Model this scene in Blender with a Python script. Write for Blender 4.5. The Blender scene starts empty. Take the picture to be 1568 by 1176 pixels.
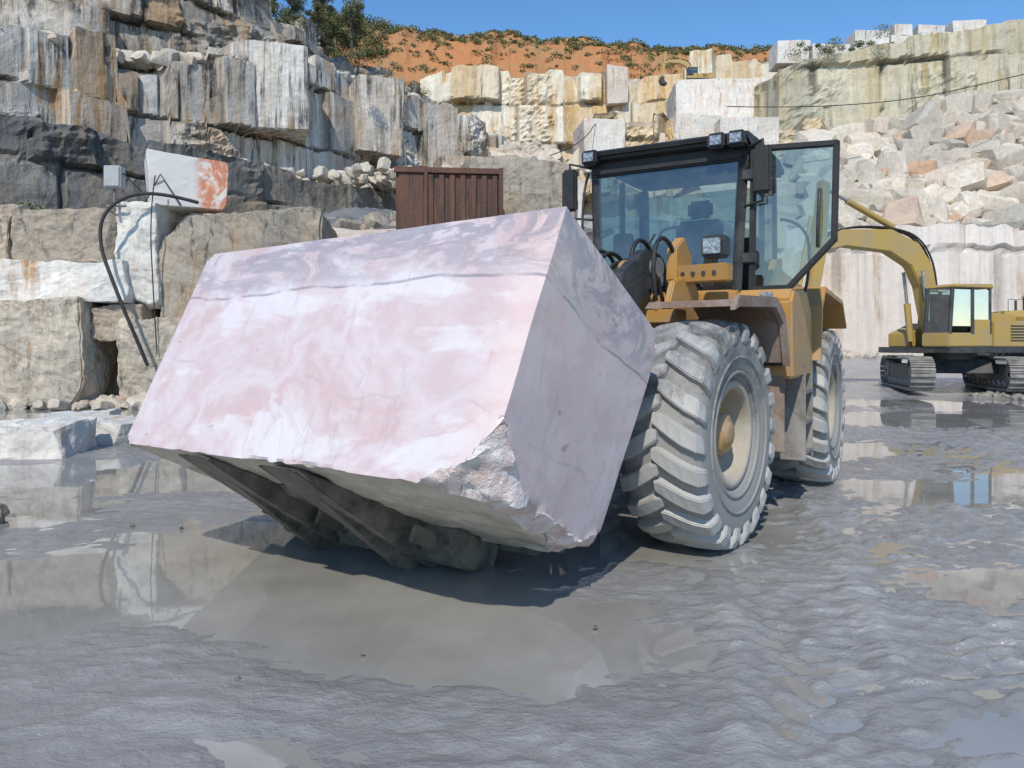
import bpy, bmesh, math, random
import numpy as np
from mathutils import Vector, Matrix, noise as mn
R=math.radians
random.seed(7); np.random.seed(7)
scene=bpy.context.scene
scene.view_settings.view_transform='Standard'
scene.view_settings.look='None'
scene.view_settings.exposure=0

# ------------------------------------------------------------ helpers
def link(o,parent=None):
    scene.collection.objects.link(o)
    if parent: o.parent=parent
    return o
def empty(name,loc=(0,0,0),rz=0,parent=None,scale=1):
    o=bpy.data.objects.new(name,None); o.location=loc; o.rotation_euler=(0,0,rz); o.scale=(scale,)*3
    o.empty_display_size=.3
    return link(o,parent)
def mesh(name,verts,faces,mat,parent=None,smooth=False):
    me=bpy.data.meshes.new(name); me.from_pydata([tuple(v) for v in verts],[],faces); me.update()
    if mat: me.materials.append(mat)
    if smooth: me.polygons.foreach_set('use_smooth',[True]*len(me.polygons))
    return link(bpy.data.objects.new(name,me),parent)
def bm_obj(name,bm,mat,parent=None,smooth=False):
    me=bpy.data.meshes.new(name); bmesh.ops.recalc_face_normals(bm,faces=bm.faces[:]); bm.to_mesh(me); bm.free()
    if mat: me.materials.append(mat)
    if smooth: me.polygons.foreach_set('use_smooth',[True]*len(me.polygons))
    return link(bpy.data.objects.new(name,me),parent)
def box(name,x,y,z,mat,parent,bev=.015,rot=None):
    """x,y,z are (min,max) pairs; rot = euler about centre"""
    bm=bmesh.new(); bmesh.ops.create_cube(bm,size=1)
    s=Vector((x[1]-x[0],y[1]-y[0],z[1]-z[0])); c=Vector(((x[1]+x[0])/2,(y[1]+y[0])/2,(z[1]+z[0])/2))
    for v in bm.verts: v.co=Vector((v.co.x*s.x,v.co.y*s.y,v.co.z*s.z))
    b=min(bev,min(s)*.3)
    if b>0: bmesh.ops.bevel(bm,geom=bm.edges[:],offset=b,segments=2,affect='EDGES')
    o=bm_obj(name,bm,mat,parent); o.location=c
    if rot: o.rotation_euler=rot
    return o
def prism(name,poly,y0,y1,mat,parent,bev=.012,axis='y'):
    bm=bmesh.new()
    def P(a,b,t): return (a,t,b) if axis=='y' else ((t,a,b) if axis=='x' else (a,b,t))
    n=len(poly)
    v0=[bm.verts.new(P(a,b,y0)) for a,b in poly]; v1=[bm.verts.new(P(a,b,y1)) for a,b in poly]
    bm.faces.new(v0); bm.faces.new(v1[::-1])
    for i in range(n): bm.faces.new((v0[i],v1[i],v1[(i+1)%n],v0[(i+1)%n]))
    bmesh.ops.recalc_face_normals(bm,faces=bm.faces[:])
    if bev>0: bmesh.ops.bevel(bm,geom=bm.edges[:],offset=bev,segments=2,affect='EDGES')
    return bm_obj(name,bm,mat,parent)
def tube(name,pts,r,mat,parent=None,smooth=True):
    cu=bpy.data.curves.new(name,'CURVE'); cu.dimensions='3D'; cu.bevel_depth=r; cu.bevel_resolution=3; cu.use_fill_caps=True
    if smooth and len(pts)>2:
        sp=cu.splines.new('NURBS'); sp.points.add(len(pts)-1); sp.order_u=3; sp.use_endpoint_u=True; sp.resolution_u=8
    else:
        sp=cu.splines.new('POLY'); sp.points.add(len(pts)-1)
    for i,p in enumerate(pts): sp.points[i].co=(*p,1)
    cu.materials.append(mat)
    return link(bpy.data.objects.new(name,cu),parent)
def revolve(name,prof,mat,parent,seg=64,loc=(0,0,0)):
    V=[];F=[]
    for i in range(seg):
        a=2*math.pi*i/seg
        for y,r in prof: V.append((r*math.cos(a),y,r*math.sin(a)))
    n=len(prof)
    for i in range(seg):
        j=(i+1)%seg
        for k in range(n-1): F.append((i*n+k,i*n+k+1,j*n+k+1,j*n+k))
    o=mesh(name,V,F,mat,parent,True); o.location=loc
    return o
def strut(name,a,b,r,mat,parent): return tube(name,[a,b],r,mat,parent,False)

# ------------------------------------------------------------ numpy noise
def vnoise(x,y,seed=0):
    xi=np.floor(x);yi=np.floor(y);fx=x-xi;fy=y-yi
    fx=fx*fx*(3-2*fx);fy=fy*fy*(3-2*fy)
    def h(a,b):
        s=np.sin(a*127.1+b*311.7+seed*74.7)*43758.5453
        return s-np.floor(s)
    return (h(xi,yi)*(1-fx)+h(xi+1,yi)*fx)*(1-fy)+(h(xi,yi+1)*(1-fx)+h(xi+1,yi+1)*fx)*fy
def fbm(x,y,o=4,seed=0):
    t=0;a=.5;s=0
    for i in range(o):
        t=t+a*vnoise(x,y,seed+i*13);s+=a;a*=.5;x,y=x*1.6-y*1.25+5.1,x*1.25+y*1.6+3.7
    return t/s
def sstep(a,b,x):
    t=np.clip((x-a)/(b-a),0,1);return t*t*(3-2*t)

# ------------------------------------------------------------ materials
class NT:
    def __init__(s,name):
        s.m=bpy.data.materials.new(name); s.m.use_nodes=True; s.t=s.m.node_tree; s.n=s.t.nodes; s.l=s.t.links
        s.b=s.n['Principled BSDF']; s.out=s.n['Material Output']
    def set(s,k,v):
        if isinstance(v,bpy.types.NodeSocket): s.l.new(v,s.b.inputs[k])
        else: s.b.inputs[k].default_value=(*v,1) if isinstance(v,tuple) and len(v)==3 else v
        return s
    def pos(s,scale=(1,1,1),kind='obj',rot=(0,0,0)):
        if kind=='world': o=s.n.new('ShaderNodeNewGeometry').outputs['Position']
        else: o=s.n.new('ShaderNodeTexCoord').outputs['Object']
        mp=s.n.new('ShaderNodeMapping'); mp.inputs['Scale'].default_value=scale; mp.inputs['Rotation'].default_value=rot
        s.l.new(o,mp.inputs[0]); return mp.outputs[0]
    def noise(s,vec,scale,detail=4,rough=.55,dist=0):
        n=s.n.new('ShaderNodeTexNoise'); n.inputs['Scale'].default_value=scale; n.inputs['Detail'].default_value=detail
        n.inputs['Roughness'].default_value=rough; n.inputs['Distortion'].default_value=dist
        s.l.new(vec,n.inputs['Vector']); return n.outputs['Fac']
    def ramp(s,fac,stops,interp='LINEAR'):
        r=s.n.new('ShaderNodeValToRGB'); e=r.color_ramp; e.interpolation=interp
        while len(e.elements)<len(stops): e.elements.new(.5)
        for i,(p,c) in enumerate(stops):
            e.elements[i].position=p; c=(c,c,c) if not isinstance(c,tuple) else c
            e.elements[i].color=(*c,1)
        s.l.new(fac,r.inputs[0]); return r.outputs[0]
    def mix(s,f,a,b,mode='MIX'):
        m=s.n.new('ShaderNodeMix'); m.data_type='RGBA'; m.blend_type=mode
        for k,v in ((0,f),(6,a),(7,b)):
            if isinstance(v,bpy.types.NodeSocket): s.l.new(v,m.inputs[k])
            elif k==0: m.inputs[0].default_value=v
            else: m.inputs[k].default_value=(*v,1)
        return m.outputs[2]
    def math(s,op,a,b=0,clamp=False):
        m=s.n.new('ShaderNodeMath'); m.operation=op; m.use_clamp=clamp
        for k,v in ((0,a),(1,b)):
            if isinstance(v,bpy.types.NodeSocket): s.l.new(v,m.inputs[k])
            else: m.inputs[k].default_value=v
        return m.outputs[0]
    def sep(s,vec):
        n=s.n.new('ShaderNodeSeparateXYZ'); s.l.new(vec,n.inputs[0]); return n.outputs
    def attr(s,name):
        n=s.n.new('ShaderNodeAttribute'); n.attribute_name=name; return n.outputs
    def bump(s,h,strength=.3,dist=.02):
        n=s.n.new('ShaderNodeBump'); n.inputs['Strength'].default_value=strength; n.inputs['Distance'].default_value=dist
        s.l.new(h,n.inputs['Height']); s.l.new(n.outputs[0],s.b.inputs['Normal']); return s

def painted(name,col,dirt=(.23,.2,.17),rough=.45,amt=.5,metal=0,scale=3,lowk=.35):
    t=NT(name); p=t.pos()
    n=t.noise(p,scale,6,.65); n2=t.noise(p,scale*9,4,.6)
    zz=t.sep(t.n.new('ShaderNodeNewGeometry').outputs['Position'])[2]
    low=t.ramp(t.math('MULTIPLY',zz,.4),[(.30,1),(.85,0)])
    f=t.math('MULTIPLY',t.ramp(t.math('ADD',n,t.math('MULTIPLY',low,lowk*.35)),[(.45,0),(.75,1)]),amt,True)
    f2=t.math('MULTIPLY',t.ramp(n2,[(.5,0),(.7,1)]),amt*.6)
    c=t.mix(f,col,dirt); c=t.mix(f2,c,dirt)
    t.set('Base Color',c); t.set('Metallic',metal)
    t.set('Roughness',t.ramp(n,[(.3,rough),(.75,min(1,rough+.35))]))
    t.bump(n2,.15,.01); return t.m
M={}
M['yellow']=painted('loader_yellow_paint',(.46,.24,.055),(.31,.26,.20),.38,.75)
M['exyellow']=painted('excavator_yellow_paint',(.44,.29,.07),(.30,.27,.22),.45,.6,scale=1.2)
M['dark']=painted('dark_painted_steel',(.026,.028,.031),(.15,.14,.13),.4,.45)
M['black']=painted('black_plastic',(.012,.012,.013),(.06,.06,.06),.45,.35)
M['greymetal']=painted('mud_covered_steel',(.13,.12,.105),(.32,.30,.28),.6,.9)
M['fender']=painted('muddy_fender',(.19,.12,.08),(.34,.30,.27),.55,.7)
M['fork']=painted('fork_steel',(.045,.04,.036),(.26,.24,.20),.4,.8,.2,4)
M['rubber']=painted('muddy_rubber',(.05,.05,.05),(.27,.265,.25),.55,1.0,0,5,1.0)
M['rubberlug']=painted('muddy_rubber_lug',(.085,.085,.085),(.40,.395,.38),.42,1.1,0,3.2,.9)
M['rim']=painted('dusty_rim',(.34,.29,.21),(.42,.39,.34),.6,.9)
M['seat']=painted('seat_fabric',(.02,.02,.025),(.05,.05,.05),.9,.2)
M['hose']=painted('rubber_hose',(.012,.012,.013),(.1,.1,.1),.5,.4)
M['box_grey']=painted('grey_cabinet_paint',(.38,.4,.4),(.25,.24,.22),.5,.5)
def lampmat():
    t=NT('headlamp_lens'); p=t.pos((1,1,1)); t.set('Base Color',t.ramp(t.noise(p,40,2),[(.3,(.12,.12,.12)),(.7,(.5,.5,.5))])); t.set('Roughness',.15); t.set('Metallic',.4); return t.m
M['lamp']=lampmat()
def glassmat(name,tint,refl=.08):
    t=NT(name); t.n.remove(t.b)
    tr=t.n.new('ShaderNodeBsdfTransparent'); tr.inputs[0].default_value=(*tint,1)
    gl=t.n.new('ShaderNodeBsdfGlossy'); gl.inputs['Roughness'].default_value=.03
    df=t.n.new('ShaderNodeBsdfDiffuse'); df.inputs[0].default_value=(.30,.33,.33,1)
    fr=t.n.new('ShaderNodeFresnel'); fr.inputs[0].default_value=1.5
    ms=t.n.new('ShaderNodeMixShader')
    t.l.new(t.math('ADD',fr.outputs[0],refl,True),ms.inputs[0]); t.l.new(tr.outputs[0],ms.inputs[1]); t.l.new(gl.outputs[0],ms.inputs[2])
    m2=t.n.new('ShaderNodeMixShader'); n=t.noise(t.pos(),3,5,.7)
    t.l.new(t.ramp(n,[(.4,.02),(.75,.18)]),m2.inputs[0]); t.l.new(ms.outputs[0],m2.inputs[1]); t.l.new(df.outputs[0],m2.inputs[2])
    t.l.new(m2.outputs[0],t.out.inputs[0]); return t.m
M['glass']=glassmat('tinted_cab_glass',(.42,.56,.53),.12)

def rockmat(name,white,grey,ochre,dark,s_och=.5,s_dark=.5,freq=.35,squash=.13,soil=None,rough=.75,cell=.9,wash=.35,bd=.12,veins=.6,grime=.5):
    t=NT(name)
    pw=t.pos((1,1,1),'world'); ps=t.pos((1,1,squash),'world')
    big=t.noise(pw,freq*.4,4,.6); fine=t.noise(pw,freq*9,6,.7)
    c=t.mix(t.ramp(big,[(.42,0),(.72,1)]),white,grey)
    a=t.attr('tint'); sx=t.sep(a[1])
    c=t.mix(t.math('MULTIPLY',sx[0],cell),c,grey)
    c=t.mix(t.math('MULTIPLY',sx[1],.8),c,ochre)
    ws=t.noise(ps,freq*1.2,5,.65,.3); c=t.mix(t.math('MULTIPLY',t.ramp(ws,[(.48,0),(.66,1)]),wash),c,ochre)
    s1=t.noise(ps,freq*4.2,6,.7,.4); o=t.ramp(s1,[(.62-.18*s_och,0),(.70-.14*s_och,1)])
    region=t.ramp(t.noise(pw,freq*.7,3,.5),[(.44,0),(.56,1)])
    c=t.mix(t.math('MULTIPLY',t.math('MULTIPLY',o,region),.9),c,tuple(k*.85 for k in ochre))
    s2=t.noise(t.pos((1.1,1.1,squash*.8),'world',(0,0,.5)),freq*5.5,6,.75,.3); d=t.ramp(s2,[(.66-.18*s_dark,0),(.73-.15*s_dark,1)])
    reg2=t.ramp(t.noise(pw,freq*.9,3,.5),[(.42,.10),(.58,1)])
    c=t.mix(t.math('MULTIPLY',t.math('MULTIPLY',d,reg2),.88),c,dark)
    s3=t.noise(t.pos((1,1,squash*.5),'world',(0,0,.9)),freq*14,4,.6); c=t.mix(.35,c,t.ramp(s3,[(.35,.55),(.6,1.0)]),'MULTIPLY')
    c=t.mix(t.math('MULTIPLY',sx[2],1.0,True),c,dark)
    v=t.noise(t.pos((1,1,.8),'world',(.3,.4,.1)),freq*2.6,7,.65,1.2); vr=t.ramp(v,[(.475,0),(.5,veins),(.525,0)])
    c=t.mix(vr,c,grey)
    c=t.mix(grime,c,t.ramp(fine,[(.25,.35),(.45,.85),(.7,1.0)]),'MULTIPLY')
    if soil:
        nz=t.sep(t.n.new('ShaderNodeNewGeometry').outputs['Normal'])[2]
        c=t.mix(t.ramp(nz,[(.65,0),(.9,1)]),c,t.mix(t.ramp(fine,[(.35,0),(.65,1)]),soil,tuple(k*.45 for k in soil)))
    t.set('Base Color',c); t.set('Roughness',rough)
    t.bump(t.math('ADD',fine,t.math('MULTIPLY',s2,.6)),.6,bd); return t.m
M['cl_dark']=rockmat('shade_darkened_cliff',(.30,.285,.26),(.105,.105,.105),(.30,.22,.13),(.022,.022,.024),.4,.85,.5,.3,(.25,.22,.18),wash=.35)  # dark grey rock, with the shade over the lowest left tier put into its colour
M['cl_streak']=rockmat('streaked_marble_cliff',(.88,.84,.77),(.42,.405,.37),(.50,.28,.10),(.03,.028,.025),.75,1.0,.42,.07,(.24,.22,.17),wash=.4)
M['cl_top']=rockmat('upper_marble_cliff',(.72,.67,.59),(.25,.24,.215),(.44,.26,.11),(.032,.03,.027),.7,1.1,.42,.10,(.18,.16,.11),wash=.45)
M['cl_cream']=rockmat('cream_marble_cliff',(.90,.84,.70),(.64,.58,.46),(.64,.38,.12),(.12,.09,.065),.9,.45,.25,.09,(.4,.35,.26),wash=.6)
M['cl_right']=rockmat('yellow_grey_cliff',(.66,.60,.44),(.38,.36,.28),(.52,.38,.16),(.09,.08,.06),.6,.75,.25,.08,(.3,.27,.18),wash=.55)
M['cl_pale']=rockmat('pale_sawn_wall',(.80,.72,.65),(.66,.60,.55),(.58,.42,.28),(.28,.25,.21),.4,.3,.3,.08,(.36,.34,.32),.7,.4,.35,.05,.3,.3)
M['rock']=rockmat('rubble_stone',(.80,.71,.58),(.43,.40,.34),(.58,.31,.16),(.12,.11,.10),.15,.1,.35,.8,wash=.2)
M['rock_left']=rockmat('stacked_stone',(.64,.56,.45),(.25,.23,.195),(.46,.31,.18),(.045,.04,.035),.4,.6,.7,.35,None,.75,.75,.4,.09,.5,.6)
M['block_white']=rockmat('white_marble_block',(.85,.82,.76),(.55,.54,.50),(.60,.32,.13),(.12,.12,.12),.4,.4,.5,.2,wash=.25,bd=.06,grime=.45)
M['soil']=rockmat('red_soil',(.50,.21,.075),(.36,.22,.10),(.52,.17,.045),(.14,.09,.04),.3,.3,.4,.5,None,veins=.3)
M['gravel']=rockmat('grey_gravel',(.24,.24,.24),(.12,.125,.13),(.2,.18,.14),(.05,.05,.05),.1,.4,2.0,.7)
M['rust']=rockmat('rusty_steel',(.12,.045,.025),(.05,.028,.02),(.22,.09,.035),(.018,.013,.012),.5,.8,1.6,.10,None,.6,wash=.5,bd=.02)
def leafmat():
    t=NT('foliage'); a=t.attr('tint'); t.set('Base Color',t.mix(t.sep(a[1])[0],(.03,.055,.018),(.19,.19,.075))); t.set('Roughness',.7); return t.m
M['leaf']=leafmat()
def barkmat():
    t=NT('bark'); t.set('Base Color',t.ramp(t.noise(t.pos((1,1,.2)),6),[(.3,(.05,.04,.03)),(.7,(.12,.1,.08))])); t.set('Roughness',.9); return t.m
M['bark']=barkmat()
def mudmat():
    t=NT('wet_mud'); p=t.pos((1,1,1),'world')
    n=t.noise(p,1.1,5,.6); n2=t.noise(p,7,6,.68,.3); n3=t.noise(p,55,4,.6); n4=t.noise(t.pos((1,2.2,1),'world',(0,0,.35)),3.0,6,.7,.6)
    z=t.sep(p)[2]
    c=t.ramp(n,[(.3,(.31,.305,.293)),(.55,(.40,.393,.38)),(.8,(.48,.473,.46))])
    wet=t.ramp(t.math('MULTIPLY',z,10),[(.02,1),(.30,.4),(.6,0)])
    wet=t.math('ADD',wet,t.ramp(n4,[(.40,.7),(.58,0)]),True)
    c=t.mix(.5,c,t.ramp(n2,[(.3,.55),(.6,1.0)]),'MULTIPLY')
    c=t.mix(t.math('MULTIPLY',wet,.55),c,(.165,.163,.158))
    t.set('Base Color',c)
    r=t.mix(wet,t.ramp(n2,[(.35,.28),(.7,.5)]),t.ramp(n2,[(.35,.05),(.7,.16)])); t.set('Roughness',r); t.set('Specular IOR Level',.8)
    t.bump(t.math('ADD',t.math('MULTIPLY',n2,.7),t.math('ADD',t.math('MULTIPLY',n3,.15),t.math('MULTIPLY',n4,.7))),.7,.05); return t.m
M['mud']=mudmat()
def watermat():
    t=NT('muddy_water'); p=t.pos((1,1,1),'world'); n=t.noise(p,.8,4,.6)
    t.set('Base Color',t.ramp(n,[(.35,(.24,.23,.205)),(.65,(.33,.32,.295))])); t.set('Roughness',.025); t.set('IOR',1.5); t.set('Specular IOR Level',.75)
    t.bump(t.noise(p,4,3,.5),.05,.01); return t.m
M['water']=watermat()
def marblemat():
    t=NT('pink_marble'); p=t.pos(); x,y,z=t.sep(p)
    wob=t.noise(p,1.0,3,.5); n=t.noise(t.pos((.7,1,1)),1.3,6,.6,.4); n2=t.noise(t.pos((.5,1,1.7)),1.9,7,.68,.9)
    c=t.ramp(n,[(.34,(.66,.59,.60)),(.44,(.60,.455,.46)),(.50,(.65,.555,.57)),(.58,(.585,.425,.415)),(.68,(.65,.56,.56))])
    w=t.ramp(t.noise(t.pos((.6,1,1.4)),1.7,6,.62,.5),[(.53,0),(.60,1)]); c=t.mix(t.math('MULTIPLY',w,.7),c,(.73,.70,.71))
    xr=t.ramp(t.math('MULTIPLY',x,.3),[(.93,0),(1.0,1)]); c=t.mix(t.math('MULTIPLY',xr,.6),c,(.76,.56,.51))
    zz=t.math('ADD',z,t.math('MULTIPLY',t.math('SUBTRACT',wob,.5),.24))
    top=t.ramp(t.math('MULTIPLY',zz,.5),[(.59,0),(.63,.6),(.74,.9)])
    gv=t.ramp(n2,[(.42,0),(.49,.8),(.53,.95),(.58,0)])
    c=t.mix(t.math('MULTIPLY',top,t.math('ADD',t.math('MULTIPLY',gv,.72),.12)),c,(.22,.225,.27))
    line=t.ramp(t.math('MULTIPLY',zz,.5),[(.590,0),(.597,.85),(.604,0)]); lm=t.ramp(t.noise(p,2.6,4),[(.40,.05),(.52,1)])
    c=t.mix(t.math('MULTIPLY',line,lm),c,(.15,.16,.18))
    # second fainter vein running across the pink zone and steep hairlines
    wob2=t.noise(t.pos((.8,1,1),rot=(0,0,.7)),1.6,5,.6); z2=t.math('ADD',t.math('ADD',z,t.math('MULTIPLY',x,.10)),t.math('MULTIPLY',t.math('SUBTRACT',wob2,.5),.5))
    l2=t.ramp(t.math('MULTIPLY',z2,.5),[(.345,0),(.350,.5),(.355,0)]); lm2=t.ramp(t.noise(p,1.9,4),[(.48,0),(.58,1)]); c=t.mix(t.math('MULTIPLY',l2,lm2),c,(.30,.25,.27))
    fv=t.noise(t.pos((.9,.9,.18),rot=(.1,.25,.2)),1.5,5,.6,.2); fr=t.ramp(fv,[(.492,0),(.5,.28),(.508,0)]); c=t.mix(fr,c,(.38,.29,.30))
    sp=t.ramp(t.noise(t.pos((1,1,2.5),rot=(0,.5,0)),5,3,.6),[(.69,0),(.72,.75)]); c=t.mix(sp,c,(.30,.26,.25))
    dust=t.noise(p,9,6,.7); c=t.mix(t.ramp(dust,[(.42,0),(.75,.3)]),c,(.52,.48,.45))
    t.set('Base Color',c); t.set('Roughness',t.ramp(t.noise(p,6,5,.6),[(.35,.16),(.7,.42)])); t.set('Specular IOR Level',.55)
    t.bump(t.noise(p,18,6,.6),.08,.006); return t.m
M['marble']=marblemat()
def chipmat():
    t=NT('broken_marble'); p=t.pos(); n=t.noise(p,5,7,.7); n2=t.noise(p,16,6,.7)
    c=t.ramp(n,[(.3,(.52,.38,.33)),(.45,(.74,.61,.57)),(.6,(.84,.79,.77)),(.75,(.68,.52,.45))])
    t.set('Base Color',t.mix(.4,c,t.ramp(n2,[(.3,.6),(.6,1.)]),'MULTIPLY')); t.set('Roughness',.6); t.bump(t.math('ADD',n2,n),.8,.04); return t.m
M['chip']=chipmat()
def undermat():
    t=NT('rough_marble_underside'); p=t.pos(); n=t.noise(p,1.6,6,.65); n2=t.noise(p,16,6,.7)
    c=t.ramp(n,[(.3,(.46,.41,.33)),(.5,(.66,.60,.50)),(.7,(.52,.49,.44))])
    t.set('Base Color',t.mix(.4,c,t.ramp(n2,[(.3,.5),(.6,1.)]),'MULTIPLY')); t.set('Roughness',.45); t.bump(n2,.4,.03); return t.m
M['under']=undermat()

# ------------------------------------------------------------ world, sun, camera
SAZ=math.atan2(-.24,-.97); SEL=R(46)
w=bpy.data.worlds.new('World'); scene.world=w; w.use_nodes=True
nt=w.node_tree; bg=nt.nodes['Background']
sk=nt.nodes.new('ShaderNodeTexSky'); sk.sky_type='NISHITA'; sk.sun_disc=False; sk.sun_elevation=SEL; sk.sun_rotation=SAZ%(2*math.pi)
sk.air_density=1.0; sk.dust_density=0.0; sk.ozone_density=2.8; sk.altitude=100
hs_=nt.nodes.new('ShaderNodeHueSaturation'); hs_.inputs['Saturation'].default_value=1.2; hs_.inputs['Value'].default_value=1.2
nt.links.new(sk.outputs[0],hs_.inputs['Color']); nt.links.new(hs_.outputs[0],bg.inputs[0]); bg.inputs[1].default_value=.15
sd=Vector((math.sin(SAZ)*math.cos(SEL),math.cos(SAZ)*math.cos(SEL),math.sin(SEL)))
L=bpy.data.lights.new('sun','SUN'); L.energy=3.8; L.angle=R(.8); L.color=(1,.93,.81)
lo=link(bpy.data.objects.new('sun',L)); lo.rotation_euler=(-sd).to_track_quat('-Z','Y').to_euler(); lo.location=(-20,-20,40)
cam=bpy.data.cameras.new('camera'); cam.sensor_width=36; cam.lens=27; cam.shift_y=-58/1568; cam.clip_end=3000; cam.clip_start=.05
co=link(bpy.data.objects.new('camera',cam)); co.location=(0,0,1.6); co.rotation_euler=(R(90),0,0); scene.camera=co

# ------------------------------------------------------------ ground and water
def axis(a0,a1,step,far,grow=1.18):
    c=list(np.arange(a0,a1,step)); s=step
    hi=[c[-1]]
    while hi[-1]<far: s=min(s*grow,40); hi.append(hi[-1]+s)
    s=step; lo_=[c[0]]
    while lo_[-1]>-far: s=min(s*grow,40); lo_.append(lo_[-1]-s)
    return np.array(lo_[1:][::-1]+c+hi[1:])
xs=axis(-6,8.5,.024,700,1.10)
ysl=[1.4]
while ysl[-1]<15: ysl.append(ysl[-1]+max(.014,.0052*ysl[-1]))
s=.1
while ysl[-1]<700: s=min(s*1.06,30); ysl.append(ysl[-1]+s)
s=.1; lo2=[1.4]
while lo2[-1]>-700: s=min(s*1.35,60); lo2.append(lo2[-1]-s)
ys=np.array(lo2[1:][::-1]+ysl)
X,Y=np.meshgrid(xs,ys)
puddles=[(-2.9,5.0,2.0,.6,.09),(-.1,4.2,1.1,.6,.06),(-12.5,18.5,5,2.6,.2),(8.3,17,2.2,1.3,.12),(3.2,5.2,.6,.35,.05),(2.05,3.0,.3,.4,.06),(4.6,8.5,.9,.7,.09),(-4.2,9.6,2.6,1.0,.09),(12.5,22,4,3,.1),(4.5,12,1.6,1.1,.09),(5.2,6,.7,.3,.06),(-.2,6.4,2.2,1.0,.09),(6.9,9.2,1.1,.7,.09),(3.9,4.0,.5,.3,.05),(-.9,3.0,.6,.25,.03),(-4.8,7.2,.8,.5,.06)]
right=sstep(.3,2.2,X-.18*(Y-4))
rough=right*.75+.25
wx=X+.6*(fbm(X*.8,Y*.8,3,3)-.5); wy=Y+.6*(fbm(X*.8,Y*.8,3,9)-.5)
H=.022+.04*(fbm(X*.6,Y*.6,4,1)-.5)
rid=1-np.abs(2*fbm(wx*2.0+wy*.8,wy*4.2-wx*1.5,5,21)-1)
H+=rough*.055*(rid-.78)
H+=.026*rough*(fbm(wx*9,wy*16,5,31)-.5)*2
fl=fbm(wx*1.4+2*fbm(X*.5,Y*.9,2,44),wy*2.6+2*fbm(X*.6,Y*.7,2,45),3,46); H+=(1-right)*.024*(np.abs(fl-.5)*2-.25)
fl2=1-np.abs(2*fbm(wx*3.2,wy*7.0,4,146)-1); H+=(1-right)*.026*(fl2-.8)*sstep(.4,.6,fbm(X*.7,Y*.9,3,150))
for k,off in enumerate((-.75,.1,1.2,2.5,3.7)):
    cx=3.0+off+.9*(fbm(Y*.35,Y*0+off,2,8)-.5)
    d=(X-cx)*.97-(Y-6)*.25*.97+.12*(fbm(X*2.5,Y*2.5,3,201)-.5)
    gate=sstep(.42,.60,fbm(X*.9,Y*.8,4,61+k*3))
    band=np.exp(-(d/.27)**4)*sstep(1,2,Y)*(1-sstep(12,15,Y))*gate
    ph=(wy*.95+wx*.25+np.abs(d)*(.9 if k%2 else -.7))/.20+1.6*(fbm(X*1.8,Y*1.8,3,301+k)-.5)
    chev=np.sin(ph*2*math.pi)
    berm=np.exp(-((np.abs(d)-.38)/.10)**2)*sstep(1,2,Y)*(1-sstep(11,14,Y))*sstep(.45,.62,fbm(X*1.1,Y*.7,3,91+k))
    H+=band*(.014*np.tanh(chev*2)*(.4+1.2*fbm(X*3,Y*3,2,77+k))-.014)+berm*.022*(.3+1.4*fbm(X*6,Y*6,4,17))
for (px,py,rx,ry,dp) in puddles:
    e=((X-px)/rx)**2+((Y-py)/ry)**2+1.8*(fbm(X*1.3,Y*1.3,4,77)-.5)
    H-=dp*np.exp(-np.clip(e,0,50)*.9)
fade=1-sstep(16,30,np.hypot(X*.8,Y)); H=H*fade+(1-fade)*(.02+.14*(fbm(X*.5,Y*.5,5,5)-.5))
H+=1.0*sstep(22,42,Y)
ny,nx=X.shape
V=np.stack([X.ravel(),Y.ravel(),H.ravel()],1)
ii=(np.arange(ny-1)[:,None]*nx+np.arange(nx-1)[None,:]).ravel()
F=np.stack([ii,ii+1,ii+1+nx,ii+nx],1)
def fastmesh(name,V,F,mat,smooth,tint=None,parent=None):
    me=bpy.data.meshes.new(name); me.vertices.add(len(V)); me.vertices.foreach_set('co',V.astype(np.float32).ravel())
    me.loops.add(F.size); me.loops.foreach_set('vertex_index',F.astype(np.int32).ravel())
    me.polygons.add(len(F)); me.polygons.foreach_set('loop_start',np.arange(len(F),dtype=np.int32)*F.shape[1])
    me.update(calc_edges=True); me.polygons.foreach_set('use_smooth',[smooth]*len(F)); me.materials.append(mat)
    if tint is not None:
        a=me.attributes.new('tint','FLOAT_COLOR','POINT'); a.data.foreach_set('color',tint.astype(np.float32).ravel())
    me.validate(); return link(bpy.data.objects.new(name,me),parent)
fastmesh('ground',V,F,M['mud'],True)
wv=[(-24,-6,0),(22,-6,0),(22,26,0),(-24,26,0)]
mesh('puddle_water',wv,[(0,1,2,3)],M['water'])

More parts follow.
